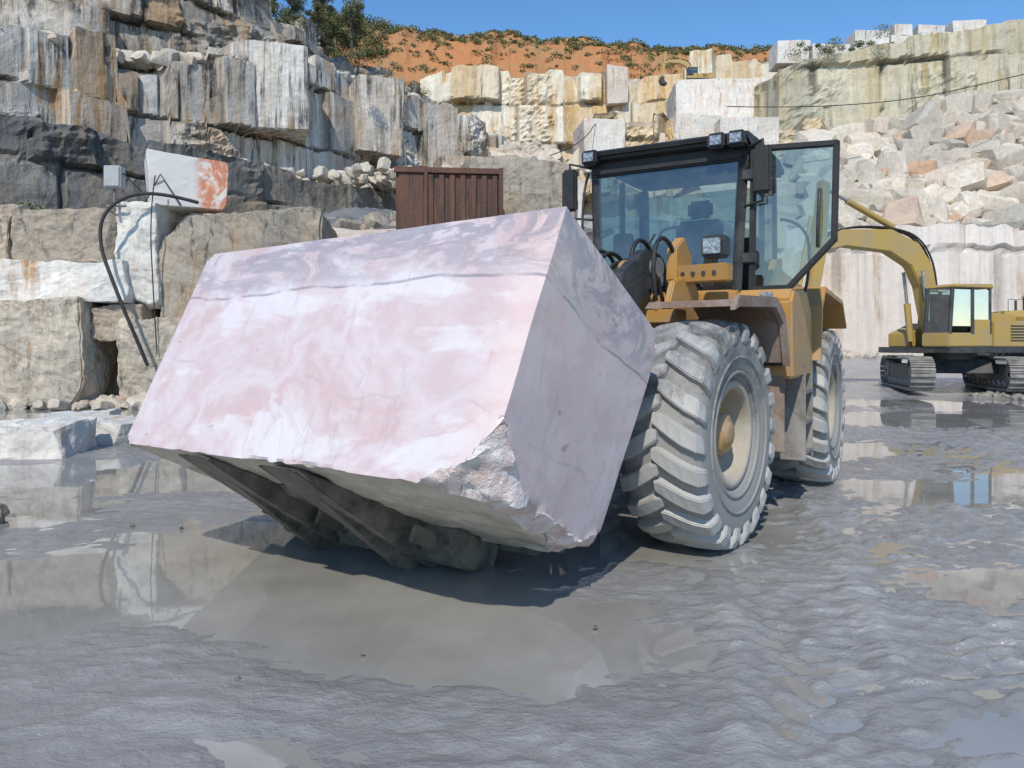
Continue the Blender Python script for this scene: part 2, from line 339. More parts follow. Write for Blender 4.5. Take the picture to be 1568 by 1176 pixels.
# ------------------------------------------------------------ cliffs
def cliff(name,pts,mat,res=.35,cw=(2,5),ch=(1.8,3.2),amp=.8,back=14,seed=0,topvar=.8,rise=0,rn=.18,batter=.08,warp=.25,brk=1.0):
    rs=np.random.RandomState(seed+100)
    P=np.array([(p[0],p[1]) for p in pts],float); zt=np.array([p[2] for p in pts],float); zb=np.array([p[3] for p in pts],float)
    d=np.r_[0,np.cumsum(np.hypot(*np.diff(P,axis=0).T))]; Ltot=d[-1]; n=int(Ltot/res)+1
    s=np.linspace(0,Ltot,n); px=np.interp(s,d,P[:,0]); py=np.interp(s,d,P[:,1])
    k=max(1,int(1.5/res)); ker=np.ones(2*k+1)/(2*k+1)
    tx=np.gradient(px); ty=np.gradient(py)
    tx=np.convolve(np.pad(tx,k,'edge'),ker,'valid'); ty=np.convolve(np.pad(ty,k,'edge'),ker,'valid')
    l=np.hypot(tx,ty); tx/=l; ty/=l
    nxv,nyv=ty,-tx
    ztop=np.interp(s,d,zt); zbot=np.interp(s,d,zb)
    e=[0]
    while e[-1]<Ltot: e.append(e[-1]+rs.uniform(cw[0],cw[1])*.9)
    ci=np.searchsorted(e,s,side='right'); ztop=ztop+(rs.rand(len(e)+2)[ci]-.5)*2*topvar+(fbm(s*1.1,s*0,3,seed)-.5)*.5
    hmax=(ztop-zbot).max(); nz=max(4,int(hmax/res)); t=np.linspace(0,1,nz)
    Z=zbot[:,None]+(ztop-zbot)[:,None]*t[None,:]
    S=np.repeat(s[:,None],nz,1)
    zl=[zbot.min()-1]
    while zl[-1]<ztop.max()+1: zl.append(zl[-1]+rs.uniform(*ch))
    Zw=Z+.2*np.sin(S*.13+seed)+warp*.8*(fbm(S*.35,Z*.35,3,seed+9)-.5)
    Sw=S+warp*(fbm(S*.4,Z*.5,3,seed+19)-.5)
    li=np.searchsorted(zl,Zw,side='right')
    off=np.zeros_like(Z); T=np.zeros(Z.shape+(4,)); T[...,3]=1
    joint=np.zeros_like(Z)
    for j in range(len(zl)+1):
        ee=[-rs.uniform(0,3)]
        while ee[-1]<Ltot+1: ee.append(ee[-1]+rs.uniform(*cw)*(1 if rs.rand()>.3 else .5))
        ee=np.array(ee); m=li==j
        if not m.any(): continue
        c=np.searchsorted(ee,Sw[m],side='right')
        o=rs.rand(len(ee)+2)**1.5*amp; off[m]=o[c]
        g=(rs.rand(len(ee)+2)**2)[c]; oc=(np.clip(rs.rand(len(ee)+2)*2.4-1.5,0,1))[c]
        T[m,0]=g; T[m,1]=oc
        dl=np.abs(Sw[m][:,None]-ee[None,:]).min(1); joint[m]=np.maximum(joint[m],(dl<res*.6)*rs.rand()*1.)
        zz=np.array(zl); dz=np.abs(Zw[m][:,None]-zz[None,:]).min(1); joint[m]=np.maximum(joint[m],(dz<res*.55)*.9)
    joint*=sstep(.32,.52,fbm(S*.4,Z*.4,3,seed+33))
    nn=fbm(S*.5,Z*.5,4,seed)-.5
    br=sstep(.56,.66,fbm(S*.18,Z*.25,3,seed+71))*brk; cr=np.abs(fbm(S*1.2,Z*1.6,4,seed+72)-.5)*2
    T[...,2]=joint*.9
    T[...,0]=np.clip(T[...,0]+br*.5,0,1)
    off=off-joint*.28+nn*rn*4+(fbm(S*2,Z*2,3,seed+5)-.5)*rn*1.2 - batter*(Z-zbot[:,None])+br*cr*min(1.2,amp*1.2)
    GX=px[:,None]+nxv[:,None]*off; GY=py[:,None]+nyv[:,None]*off; GZ=Z
    nb=int(back/(res*2.5))+2; q=np.linspace(0,back,nb)[1:]
    bz=ztop[:,None]*np.exp(-q/1.2)[None,:]+np.interp(s,d,zt)[:,None]*(1-np.exp(-q/1.2))[None,:]+rise*q[None,:]+(fbm(s[:,None]*.6+q[None,:]*0,q[None,:]*.6+s[:,None]*0,4,seed+50)-.5)*1.0
    bx=GX[:,-1:]-nxv[:,None]*q[None,:]; by=GY[:,-1:]-nyv[:,None]*q[None,:]
    GX=np.c_[GX,bx]; GY=np.c_[GY,by]; GZ=np.c_[GZ,bz]
    Tb=np.zeros(bx.shape+(4,)); Tb[...,3]=1; Tb[...,0]=.3; T=np.concatenate([T,Tb],1)
    a,b=GX.shape; V=np.stack([GX.ravel(),GY.ravel(),GZ.ravel()],1)
    ii=(np.arange(a-1)[:,None]*b+np.arange(b-1)[None,:]).ravel()
    F=np.stack([ii,ii+b,ii+b+1,ii+1],1)
    return fastmesh(name,V,F,mat,False,T.reshape(-1,4))
cliff('quarry_cliff',[(-46,6,10.5,3),(-20.5,29.5,10.8,3),(-11.6,40,10.6,4),(-7.4,48,11.4,4),(-2,60,12,5),(3,74,13,6)],M['cl_dark'],.2,(3,7),(2.5,4.5),.55,16,1,.4,.0,.10)
cliff('quarry_cliff',[(-60,20,15.5,9),(-24.5,36,16.2,9),(-20.5,42,17.4,9),(-17.2,45,18.2,9),(-15.2,47,20.0,9),(-12.4,52,20.2,9),(-9.2,60,21.6,9),(-2.4,72,22.2,9),(2,86,22,9)],M['cl_streak'],.18,(1.4,4.8),(1.8,4.6),1.6,18,2,1.1,0,.05,.04,.10,.8)
cliff('quarry_cliff',[(-90,34,34,14),(-34,47,34,14),(-24,54,32,15),(-18.4,62,28.8,18),(-14.5,74,29,18),(-9,90,31,18)],M['cl_top'],.26,(2,5.5),(2.2,4.6),2.2,26,3,1.1,.05,.10,.14,.2,1)
cliff('quarry_cliff',[(-6,76,17,5),(4,77,18,5),(8,75,23.4,5),(15,75,23.8,5),(16,73,20,5),(30,72,22,5)],M['cl_cream'],.28,(2,5),(2.4,5),2.4,20,4,1.4,0,.05,.04,.12,.6)
cliff('quarry_cliff',[(-14,98,34,18),(-6,95,35.4,18),(6,96,35.8,18),(16,95,35.6,18),(26,92,35.5,18),(33,88,36,18)],M['cl_cream'],.32,(2.4,7),(3,6.5),2.6,20,5,1.7,0,.06,.05,.12,.6)
cliff('quarry_cliff',[(22,92,27,10),(25.2,73,28.5,10),(34,72,30.4,10),(44,70,31.0,10),(80,64,33,10)],M['cl_right'],.32,(4,9),(4,7),.9,30,6,.6,0,.05,.04,.1,.5)
cliff('quarry_wall',[(-40,14,4.6,-.5),(-15,21.5,4.8,-.5),(-5,22.6,4.9,-.5),(0,23.5,5.0,-.3),(6,30,6.5,0),(13.5,43,8.3,.5),(17,44,8.4,.5),(80,45,8.6,.5)],M['cl_pale'],.26,(3,7),(8,9),.35,20,7,.2,.1,.02,.01,.05,.2)
def stone(name,x,y,z,mat,seed=0,rz=0,amp=.06,cuts=7,tint=(0,0,0),parent=None,taper=.06,knock=4):
    rs=random.Random(seed); bm=bmesh.new(); bmesh.ops.create_cube(bm,size=1)
    sx,sy,sz=x[1]-x[0],y[1]-y[0],z[1]-z[0]; c=Vector(((x[0]+x[1])/2,(y[0]+y[1])/2,(z[0]+z[1])/2))
    for v in bm.verts: v.co+=Vector([rs.uniform(-taper,taper) for _ in range(3)])
    for v in bm.verts: v.co=Vector((v.co.x*sx,v.co.y*sy,v.co.z*sz))
    for _ in range(knock):
        q=rs.choice(bm.verts[:]).co.copy(); n=q.normalized(); n=Vector((n.x+rs.uniform(-.4,.4),n.y+rs.uniform(-.4,.4),n.z+rs.uniform(-.4,.4))).normalized()
        r=bmesh.ops.bisect_plane(bm,geom=bm.verts[:]+bm.edges[:]+bm.faces[:],plane_co=q-n*rs.uniform(.03,.12)*min(sx,sz,sy*1.5),plane_no=n,clear_outer=True)
        ed=[g for g in r['geom_cut'] if isinstance(g,bmesh.types.BMEdge)]
        if ed: bmesh.ops.edgenet_fill(bm,edges=ed)
    bmesh.ops.bevel(bm,geom=bm.edges[:],offset=.015*min(sx,sz),segments=2,affect='EDGES')
    bmesh.ops.triangulate(bm,faces=bm.faces[:])
    mx=max(sx,sz)/cuts*.8
    for _ in range(5):
        es=[e for e in bm.edges if e.calc_length()>mx]
        if not es: break
        bmesh.ops.subdivide_edges(bm,edges=es,cuts=1); bmesh.ops.triangulate(bm,faces=bm.faces[:])
    for v in bm.verts:
        p=v.co.copy()
        v.co+=mn.noise_vector(p*1.1+Vector((seed*3.1,0,0)))*amp+mn.noise_vector(p*3.7+Vector((0,seed*1.7,0)))*amp*.5+mn.noise_vector(p*9+Vector((0,0,seed)))*amp*.25
    o=bm_obj(name,bm,mat,parent); o.location=c; o.rotation_euler=(0,0,rz)
    a=o.data.attributes.new('tint','FLOAT_COLOR','POINT'); a.data.foreach_set('color',[*tint,1]*len(o.data.vertices))
    return o
for i,(x,y,z,t,rz) in enumerate([((17,26.5),(78,86),(20,28.8),(0,.1,0),-.12),((15.5,20),(74,79),(19,24),(.2,.1,0),.1),((19.5,25),(72,76),(18.5,23.2),(.1,.05,0),-.05),((6.5,10.5),(73,78),(18,23.2),(.1,.1,0),.15),
      ((-17.2,-12.9),(45.8,50),(14.6,19.7),(.05,.0,0),.35),((-5.6,-3.2),(56,59),(10,15.5),(.3,.6,0),.3),((11.5,14),(93,97),(31,35.6),(.4,.3,0),0),((10.5,15.2),(74,80),(16,22),(.0,.5,0),-.1),
      ((-11.6,-8.4),(53,57),(15,20.2),(.1,.3,0),.5),((-8,-5.2),(62,66),(15,21.2),(.5,.2,0),.5)]):
    stone('marble_outcrop',x,y,z,M['cl_streak'] if i in(4,5,8,9) else M['block_white'],i+20,rz,.05,14,t,None,.03,1)
rs=random.Random(5)
x=26.0
i=0
while x<48:
    w_=rs.uniform(1.8,4.0); h=rs.uniform(1.1,1.8)
    zb=30.0 if x<34 else 30.8
    stone('marble_block',(x,x+w_),(75+rs.uniform(-.5,.5),78),(zb-.6,zb+h),M['block_white'],i+60,0,.04,4,(rs.random()*.3,0,0),None,.04,2)
    if x>33 and x<44: stone('marble_block',(x+.3,x+w_-.2),(75.4,78),(zb+h,zb+h+rs.uniform(1.0,1.8)),M['block_white'],i+90,0,.04,4,(rs.random()*.3,0,0),None,.04,2)
    x+=w_+rs.uniform(.02,.3); i+=1

# ------------------------------------------------------------ rubble and loose stones
def hull_rocks(name,items,mat,seed=0,parent=None,rot_=.3):
    rs=random.Random(seed); V=[];F=[];T=[]
    for (c,sz,tint) in items:
        bm=bmesh.new()
        ax=Vector((rs.uniform(.75,1.5),rs.uniform(.7,1.1),rs.uniform(.5,.95)))*sz*.5
        rot=Matrix.Rotation(rs.uniform(-1.5,1.5),3,'Z')@Matrix.Rotation(rs.gauss(0,rot_),3,'X')@Matrix.Rotation(rs.gauss(0,rot_),3,'Y')
        for sx in (-1,1):
            for sy in (-1,1):
                for sz_ in (-1,1):
                    kk=rs.uniform(.72,1.0)
                    for q in range(3):
                        k=[1,1,1]; k[q]=rs.uniform(.3,.75)
                        k[(q+1)%3]*=rs.uniform(.8,1)
                        p=Vector((sx*ax.x*k[0],sy*ax.y*k[1],sz_*ax.z*k[2]))*kk
                        bm.verts.new(rot@p)
        bmesh.ops.convex_hull(bm,input=bm.verts[:])
        bmesh.ops.delete(bm,geom=[v for v in bm.verts if not v.link_faces],context='VERTS')
        bm.verts.index_update(); n0=len(V)
        V+= [tuple(v.co+Vector(c)) for v in bm.verts]; F+=[tuple(n0+v.index for v in f.verts) for f in bm.faces]; T+=[(*tint,1)]*len(bm.verts); bm.free()
    o=mesh(name,V,F,mat,parent)
    a=o.data.attributes.new('tint','FLOAT_COLOR','POINT'); a.data.foreach_set('color',[k for t in T for k in t])
    return o
rs=random.Random(11)
def rt():
    k=rs.random()
    return (rs.random()*.9 if k<.3 else rs.random()*.25, rs.random() if k>.88 else 0,0)
def slopez(x,y):
    t=max(0,min(1,(y-45.5)/14)); top=17.4+ (x-25)*.22
    return 8.3+t*(top-8.3)
items=[]; placed=[]
for szs in (2.4,1.9,1.4,1.0,.7,.45):
    for _ in range({2.4:160,1.9:700,1.4:2200,1.0:4200,.7:4500,.45:3000}[szs]):
        y=rs.uniform(45.5,60.5); x=rs.uniform(15,56)
        if x<18+(y-45)*.28: continue
        sz=szs*rs.uniform(.8,1.15)
        if any((x-a)**2+((y-b)*1.35)**2<(.35*(sz+c))**2 for a,b,c in placed): continue
        placed.append((x,y,sz)); items.append(((x,y,slopez(x,y)+sz*.12+rs.uniform(-.1,.15)),sz*1.1,rt()))
print('rubble',len(items))
hull_rocks('rubble_slope',items,M['rock'],1)
def sheet(name,fn,xr,yr,n,mat):
    a=np.linspace(*xr,n); b=np.linspace(*yr,n); V=[(x,y,fn(x,y)) for x in a for y in b]
    F=[(i*n+j,(i+1)*n+j,(i+1)*n+j+1,i*n+j+1) for i in range(n-1) for j in range(n-1)]
    return mesh(name,V,F,mat,None)
sheet('rubble_bed',lambda x,y:slopez(x,y)-.4+mn.noise((x*.4,y*.4,0))*.4,(14,66),(45.6,67),40,M['rock_left'])
items=[]
for _ in range(800):
    t=rs.random(); x=-3+rs.uniform(-3,6)+t*1.5; y=62+t*14
    sz=rs.uniform(.4,1.5); items.append(((x,y,13+t*8.5-abs(x)*.15),sz,(rs.random()*.5,rs.random()*.2,0)))
hull_rocks('rubble_slope',items,M['rock'],2)
items=[]
for _ in range(420):
    x=rs.uniform(-19,-6); y=20.2-abs(rs.gauss(0,.6))+(x+14)*.05
    sz=rs.uniform(.08,.42); items.append(((x,y,.03+sz*.2),sz,rt()))
for _ in range(500):
    x=rs.uniform(9,46); y=42.4-abs(rs.gauss(0,1.2)); sz=rs.uniform(.2,.7); items.append(((x,y,.95+sz*.2),sz,(.5,0,0)))
for _ in range(420):
    x=rs.gauss(17.3,1.1); y=rs.gauss(23.4,.6); sz=rs.uniform(.08,.3); items.append(((x,y,.06+max(0,.4-abs(x-17)*.2)*rs.random()),sz,(1,0,.45)))
for _ in range(700):
    x=rs.uniform(-24,8); y=rs.choice([49,60,47])+rs.uniform(-2,6); sz=rs.uniform(.3,1.1); items.append(((x-6,y-2,11.5+rs.random()*.5),sz,(.4,0,0)))
P2=[(-24.5,36,16.2),(-20.5,42,17.4),(-17.2,45,18.2),(-12.4,52,20.2),(-9.2,60,21.6),(-2.4,72,22.2)]
for _ in range(700):
    k=rs.randrange(len(P2)-1); t=rs.random(); a,b=P2[k],P2[k+1]; bk=rs.uniform(.4,6)
    x=a[0]+(b[0]-a[0])*t-.75*bk; y=a[1]+(b[1]-a[1])*t+.6*bk; z=a[2]+(b[2]-a[2])*t; sz=rs.uniform(.25,1.3); items.append(((x,y,z+sz*.15+bk*.06),sz,rt()))
hull_rocks('loose_stones',items,M['rock'],3)
items=[]
for _ in range(1300):
    x=rs.uniform(-24,-2); y=rs.uniform(25,40)
    sz=rs.choice([.2,.3,.5,.8])*rs.uniform(.7,1.3); z=5.0+max(0,(y-23))*.16
    items.append(((x,y,z+sz*.2),sz,(.5+rs.random()*.4,0,0)))
hull_rocks('bench_stones',items,M['rock_left'],4)
sheet('gravel_slope',lambda x,y:5.0+max(0,(y-23))*.15+max(0,1.3-abs(x+6.5)*.3)*min(1,max(0,(y-25)/7))*.8+mn.noise((x*.7,y*.7,3))*.25+mn.noise((x*2.7,y*2.7,3))*.15,(-26,3),(22.8,46),130,M['gravel'])
items=[]
for (cx,cy,r,n) in [(-4.9,6.9,.35,40)]:
    for _ in range(n):
        sz=rs.uniform(.05,.18); items.append(((cx+rs.gauss(0,r*.4),cy+rs.gauss(0,r*.4),.04+rs.random()*.1),sz,(.9,0,.3)))
for _ in range(14):
    y=rs.uniform(3.5,12); x=rs.uniform(-.6,.65)*y; sz=rs.uniform(.015,.04); items.append(((x,y,.015),sz,(.9,0,.5)))
hull_rocks('mud_clods',items,M['rock_left'],6)

# ------------------------------------------------------------ stacked stone blocks on the left
S=[((-15.2,-13.1),(20,22),(3.8,5.3),(0,.4,0)),((-13.0,-10.45),(20,22),(3.75,5.15),(.7,.2,0)),((-15,-9.95),(19.8,22),(2.75,3.8),(.05,0,0)),
   ((-15.5,-10.9),(19.5,22),(.0,2.75),(.0,.05,0)),((-10.9,-9.7),(20,21.4),(1.8,2.65),(.6,.4,0)),((-10.4,-9.25),(20.1,22),(2.6,5.35),(.2,0,0)),
   ((-10.3,-8.6),(20.0,21.8),(.2,2.3),(.0,.0,0)),((-9.2,-4.9),(20.2,22.4),(-.2,5.1),(.75,.1,0)),((-4.8,-1.2),(21.2,23),(-.2,4.7),(.6,.1,0))]
for i,(x,y,z,t) in enumerate(S): stone('stone_block',x,y,z,M['rock_left'] if i not in (2,5) else M['block_white'],i,0,.10,24,t,None,.035,6)
o=stone('marble_block',(-10.05,-8.15),(20.4,22.2),(5.2,6.65),M['block_white'],33,.55,.03,6,(0,.0,0),None,.09,2)
def hotmat():
    t=NT('orange_veined_marble'); p=t.pos((1,1,.6),rot=(0,.6,.3)); n=t.noise(p,1.6,7,.7,1.5)
    c=t.ramp(n,[(.40,(.72,.68,.62)),(.5,(.62,.26,.14)),(.56,(.55,.17,.08)),(.62,(.70,.60,.54))]); x,y,z=t.sep(t.pos())
    c=t.mix(t.ramp(x,[(.1,0),(.35,1)]),(.66,.63,.60),c); t.set('Base Color',c); t.set('Roughness',.6); t.bump(n,.3,.03); return t.m
o.data.materials[0]=hotmat()
stone('stone_block',(-7.9,-6.45),(10.7,12.0),(-.1,.42),M['block_white'],41,.15,.09,12,(.15,0,0),None,.09,5)
stone('stone_block',(-7.6,-6.1),(12.4,13.6),(-.1,.36),M['block_white'],42,-.1,.09,12,(.4,.05,0),None,.09,5)
stone('stone_block',(-8.9,-7.7),(14.5,15.2),(-.1,.3),M['block_white'],43,.2,.07,8,(.3,0,0),None,.08,5)
cb=empty('electrical_cabinet',(-10.35,20.0,0))
box('cabinet_body',(-.22,.22),(-.14,.14),(5.7,6.28),M['box_grey'],cb,.02); box('cabinet_door',(-.19,.19),(-.165,-.142),(5.74,6.24),M['box_grey'],cb,.006)
strut('stand_post',(0,0,5.1),(0,0,5.7),.035,M['greymetal'],cb); strut('conduit',(.22,0,6.1),(.7,.1,5.6),.02,M['hose'],cb)
strut('stand_foot',(-.2,0,5.25),(.3,0,5.25),.03,M['greymetal'],cb)
tube('hose',[(-8.2,20.1,5.35),(-9.0,19.7,5.55),(-9.9,19.6,5.45),(-10.45,19.5,4.9),(-10.4,19.4,4.1),(-10.1,19.3,3.4),(-9.7,19.2,2.5),(-9.4,19.3,1.7),(-9.25,19.5,1.1)],.045,M['hose'])
tube('cable',[(-9.2,19.8,6.0),(-9.3,19.7,5.0),(-9.25,19.8,3.0),(-9.2,19.9,1.4)],.015,M['hose'])
tube('tripod_stand',[(-9.75,20.2,5.2),(-9.2,20.1,6.1),(-8.7,20.2,5.3)],.02,M['hose'],None,False)

rt_=empty('rusty_steel_tank',(-1.75,21.6,0),R(6))
box('tank_body',(-1.5,1.45),(0,1.6),(4.6,6.55),M['rust'],rt_,.02)
box('open_bay',(-1.42,-.72),(-.05,-.003),(4.6,6.5),M['rust'],rt_,.01)
for k in range(7): box('rib_%d'%k,(-.6+k*.3,-.46+k*.3),(-.07,-.002),(4.6,6.42),M['rust'],rt_,.008)
box('top_rail',(-1.55,1.5),(-.12,0),(6.44,6.6),M['rust'],rt_,.01)
box('post',(-.72,-.62),(-.13,-.002),(4.6,6.62),M['rust'],rt_,.01); box('post_2',(1.38,1.5),(-.13,-.002),(4.6,6.62),M['rust'],rt_,.01)
stone('stone_block',(-1.6,1.9),(23.6,26),(4.9,7.35),M['rock_left'],71,.1,.08,16,(.7,.1,.0))
stone('stone_block',(1.0,2.2),(24.2,26),(4.9,7.0),M['cl_pale'],72,.1,.05,6,(.2,.1,.0))
strut('steel_pole',(-3.0,22,5),(-3.05,22,7.2),.03,M['greymetal'],None)

# ------------------------------------------------------------ soil bank, shrubs, trees
def hillz(x,y):
    t=max(0,min(1,(y-98)/7)); t=t**.6; top=44.9-.06*(x+12)+mn.noise((x*.07,3,1))*1.2
    gul=abs(mn.noise((x*.35,y*.06,7)))*2.4*(1-t*.5)
    return 34+t*(top-34)+mn.noise((x*.3,y*.3,1))*.8+mn.noise((x*.9,y*.9,4))*.5-gul-(max(0,y-106)*.05)
def hs():
    a=np.linspace(-70,120,420); b=np.concatenate([np.linspace(96.5,108,46),np.linspace(110,260,14)]); n=len(b)
    V=[(x,y,hillz(x,y)) for x in a for y in b]
    F=[(i*n+j,(i+1)*n+j,(i+1)*n+j+1,i*n+j+1) for i in range(len(a)-1) for j in range(n-1)]
    return mesh('hill',V,F,M['soil'])
hs()
def clump(store,c,r,n,rs,leaf=.25,squash=.8,bright=None):
    for _ in range(n):
        d=Vector([rs.gauss(0,1) for _ in range(3)]); d.normalize(); p=Vector(c)+Vector((d.x*r,d.y*r,d.z*r*squash))*(rs.random()**.4)
        a=Vector([rs.gauss(0,1) for _ in range(3)]).normalized()*leaf*rs.uniform(.6,1.2); b=a.cross(Vector([rs.gauss(0,1) for _ in range(3)])).normalized()*leaf*rs.uniform(.35,.7)
        n0=len(store['V']); store['V']+=[p-a,p+b,p+a,p-b]; store['F'].append((n0,n0+1,n0+2,n0+3))
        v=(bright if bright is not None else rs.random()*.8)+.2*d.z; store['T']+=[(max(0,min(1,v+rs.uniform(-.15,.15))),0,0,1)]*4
def flush(name,store,mat,parent=None):
    o=mesh(name,store['V'],store['F'],mat,parent); a=o.data.attributes.new('tint','FLOAT_COLOR','POINT'); a.data.foreach_set('color',[k for t in store['T'] for k in t]); return o
rs=random.Random(3); st={'V':[],'F':[],'T':[]}
for _ in range(1500):
    x=rs.uniform(-26,62); y=rs.choice([rs.uniform(98.5,106),rs.uniform(103,107),rs.uniform(104.5,108)]); r=rs.uniform(.25,.95)
    clump(st,(x,y,hillz(x,y)+r*.1),r,int(45*r)+14,rs,.17,.45,rs.uniform(.4,1))
for _ in range(150):   # thicker scrub toward the left end of the bank
    x=rs.uniform(-34,-17); y=rs.uniform(99,108); r=rs.uniform(.8,1.7)
    clump(st,(x,y,hillz(x,y)+r*.3),r,int(130*r),rs,.16,.75,rs.uniform(.1,.9))
P3=[(-28,51,32.6),(-24,54,32),(-18.4,62,28.8),(-14.5,74,29),(-9,90,31)]
for _ in range(170):
    k=rs.randrange(len(P3)-1); t=rs.random(); a,b=P3[k],P3[k+1]; bk=rs.uniform(.3,7)
    x=a[0]+(b[0]-a[0])*t-.9*bk; y=a[1]+(b[1]-a[1])*t+.35*bk; z=a[2]+(b[2]-a[2])*t+.05*bk; r=rs.uniform(.3,1.1)
    clump(st,(x,y,z+r*.3),r,int(260*r),rs,.085,.7,rs.uniform(.2,1))
for _ in range(24):
    x=rs.uniform(26,50); y=rs.uniform(73,75); r=rs.uniform(.3,.7); clump(st,(x,y,30.4),r,120,rs,.09,.6,rs.random())
for (x,y,z,r) in [(-25,36.6,16.4,.9),(-18,46.2,18.6,.8),(-10,50,20.4,.6),(-15.5,24.5,5.7,.6),(-14.5,23.6,5.4,.45),(34,70.5,30.2,1.0),(30,71.5,29.6,.8),(27,73,29,1.2)]:
    clump(st,(x,y,z+r*.3),r,300,rs,.08,.6,.7)
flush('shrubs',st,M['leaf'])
def tree(x,y,z,h,seed):
    rs=random.Random(seed); e=empty('tree',(x,y,z)); 
    bm=bmesh.new(); bmesh.ops.create_cone(bm,cap_ends=True,segments=8,radius1=.035*h,radius2=.012*h,depth=h*.75)
    for v in bm.verts: v.co.z+=h*.375; v.co.x+=.02*h*math.sin(v.co.z)
    bm_obj('trunk',bm,M['bark'],e)
    st={'V':[],'F':[],'T':[]}
    for k in range(34):
        a=rs.uniform(0,6.28); zz=h*rs.uniform(.2,1.0); rr=h*.30*math.sqrt(max(.05,1-((zz/h-.55)/.5)**2))*rs.uniform(.2,1)
        c=(math.cos(a)*rr,math.sin(a)*rr,zz)
        strut('limb_%d'%k,(0,0,min(zz*.7,h*.72)),c,.006*h,M['bark'],e)
        clump(st,c,h*.11*rs.uniform(.7,1.3),190,rs,.018*h,.8,rs.uniform(.3,1))
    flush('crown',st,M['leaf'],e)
tree(-20.4,64.5,29.3,4.6,1); tree(-18.7,66,29.2,4.0,2); tree(-17.1,69,29.2,4.3,3); tree(-15.4,74,29.4,5.6,4); tree(-22.4,62,29.8,5.0,6); tree(-17.9,73,29.4,4.4,7)
tube('overhead_cable',[(14,50,17.2),(24,52,17.6),(34,50,19.4),(46,48,22)],.03,M['hose'])
tube('hanging_cable',[(3,60,16.5),(6.5,70,20),(8.5,74,24),(9,75,18),(11,74,15)],.04,M['hose'])

# ------------------------------------------------------------ the marble block
A=Vector((-2.437,6.203,2.338));B=Vector((.300,4.2,2.361));C=Vector((-.145,3.70,.905));E=Vector((-2.881,5.704,.882))
Fp=Vector((1.055,5.418,1.646));G=Vector((.510,4.956,.218));dv=(Fp-B+G-C)/2; Hh=A+dv; I=E+dv
ax=(C-E).normalized(); az=((B-C)-ax*(B-C).dot(ax)).normalized(); ay=az.cross(ax)
mw=Matrix.Translation(E)@Matrix((ax,ay,az)).transposed().to_4x4(); mi=mw.inverted()
def tri(u,v,w):
    def l(a,b,t): return a*(1-t)+b*t
    return l(l(l(E,C,u),l(A,B,u),v), l(l(I,G,u),l(Hh,Fp,u),v), w)
bm=bmesh.new(); NU,NV,NW=110,54,54; vm={}
def gv(i,j,k):
    key=(i,j,k)
    if key not in vm: vm[key]=bm.verts.new(tri(i/NU,j/NV,k/NW))
    return vm[key]
for i in range(NU):
    for j in range(NV):
        for k in (0,NW): bm.faces.new([gv(i,j,k),gv(i+1,j,k),gv(i+1,j+1,k),gv(i,j+1,k)])
for i in range(NU):
    for k in range(NW):
        for j in (0,NV):
            f=bm.faces.new([gv(i,j,k),gv(i+1,j,k),gv(i+1,j,k+1),gv(i,j,k+1)])
            if j==0: f.material_index=2
for j in range(NV):
    for k in range(NW):
        for i in (0,NU): bm.faces.new([gv(i,j,k),gv(i,j+1,k),gv(i,j+1,k+1),gv(i,j,k+1)])
bmesh.ops.recalc_face_normals(bm,faces=bm.faces[:])
ctr=tri(.5,.5,.5)
def chip(p1,p2,p3):
    n=(p2-p1).cross(p3-p1).normalized()
    if n.dot(p1-ctr)<0: n=-n
    r=bmesh.ops.bisect_plane(bm,geom=bm.verts[:]+bm.edges[:]+bm.faces[:],dist=1e-5,plane_co=p1,plane_no=n,clear_outer=True)
    ed=[g for g in r['geom_cut'] if isinstance(g,bmesh.types.BMEdge)]
    if len(ed)<3: return
    q=bmesh.ops.edgenet_fill(bm,edges=ed,mat_nr=1)
    fs=q['faces']
    for f in fs: f.material_index=1
    fs=bmesh.ops.triangulate(bm,faces=fs)['faces']
    for f in fs: f.material_index=1
chip(C.lerp(B,.23),C.lerp(E,.07),C.lerp(G,.34))
chip(C.lerp(B,.12),C.lerp(E,.13),C.lerp(G,.22))
chip(C.lerp(B,.05),C.lerp(E,.04),G.lerp(Fp,.045))
chip(C.lerp(B,.075),C.lerp(E,.02),G.lerp(Fp,.03))
chip(G.lerp(Fp,.12),G.lerp(C,.28),G.lerp(I,.06))
chip(G.lerp(Fp,.07),G.lerp(C,.5),G.lerp(I,.1))
chip(Fp.lerp(B,.06),Fp.lerp(G,.1),Fp.lerp(Hh,.05))
chip(A.lerp(B,.012),A.lerp(E,.03),A.lerp(Hh,.06))
chip(E.lerp(C,.02),E.lerp(A,.03),E.lerp(I,.05))
for _ in range(4):
    es=[e for e in bm.edges if e.calc_length()>.045 and all(f.material_index==1 for f in e.link_faces)]
    if not es: break
    r=bmesh.ops.subdivide_edges(bm,edges=es,cuts=1)
    bmesh.ops.triangulate(bm,faces=[f for f in bm.faces if f.material_index==1 and len(f.verts)>3])
for v in bm.verts:
    p=v.co.copy(); mi_=[f.material_index for f in v.link_faces]
    inner=all(k==1 for k in mi_); edge=(1 in mi_) and not inner
    q=mn.noise_vector(p*2.2)*.006
    if inner: q+=mn.noise_vector(p*4.5)*.06+mn.noise_vector(p*13)*.026
    elif edge: q+=mn.noise_vector(p*7)*.024+mn.noise_vector(p*19)*.012
    elif 2 in mi_ and 0 in mi_: q+=(ctr-p).normalized()*max(0,mn.noise(p*3.5)+mn.noise(p*11)*.6)*.045
    v.co=p+q
for v in bm.verts:
    v.co=mi@v.co
    if all(f.material_index==2 for f in v.link_faces): v.co.z+=abs(mn.fractal(v.co*2.0,1,2,4))*.05
me=bpy.data.meshes.new('marble_block'); bmesh.ops.recalc_face_normals(bm,faces=bm.faces[:]); bm.to_mesh(me); bm.free()
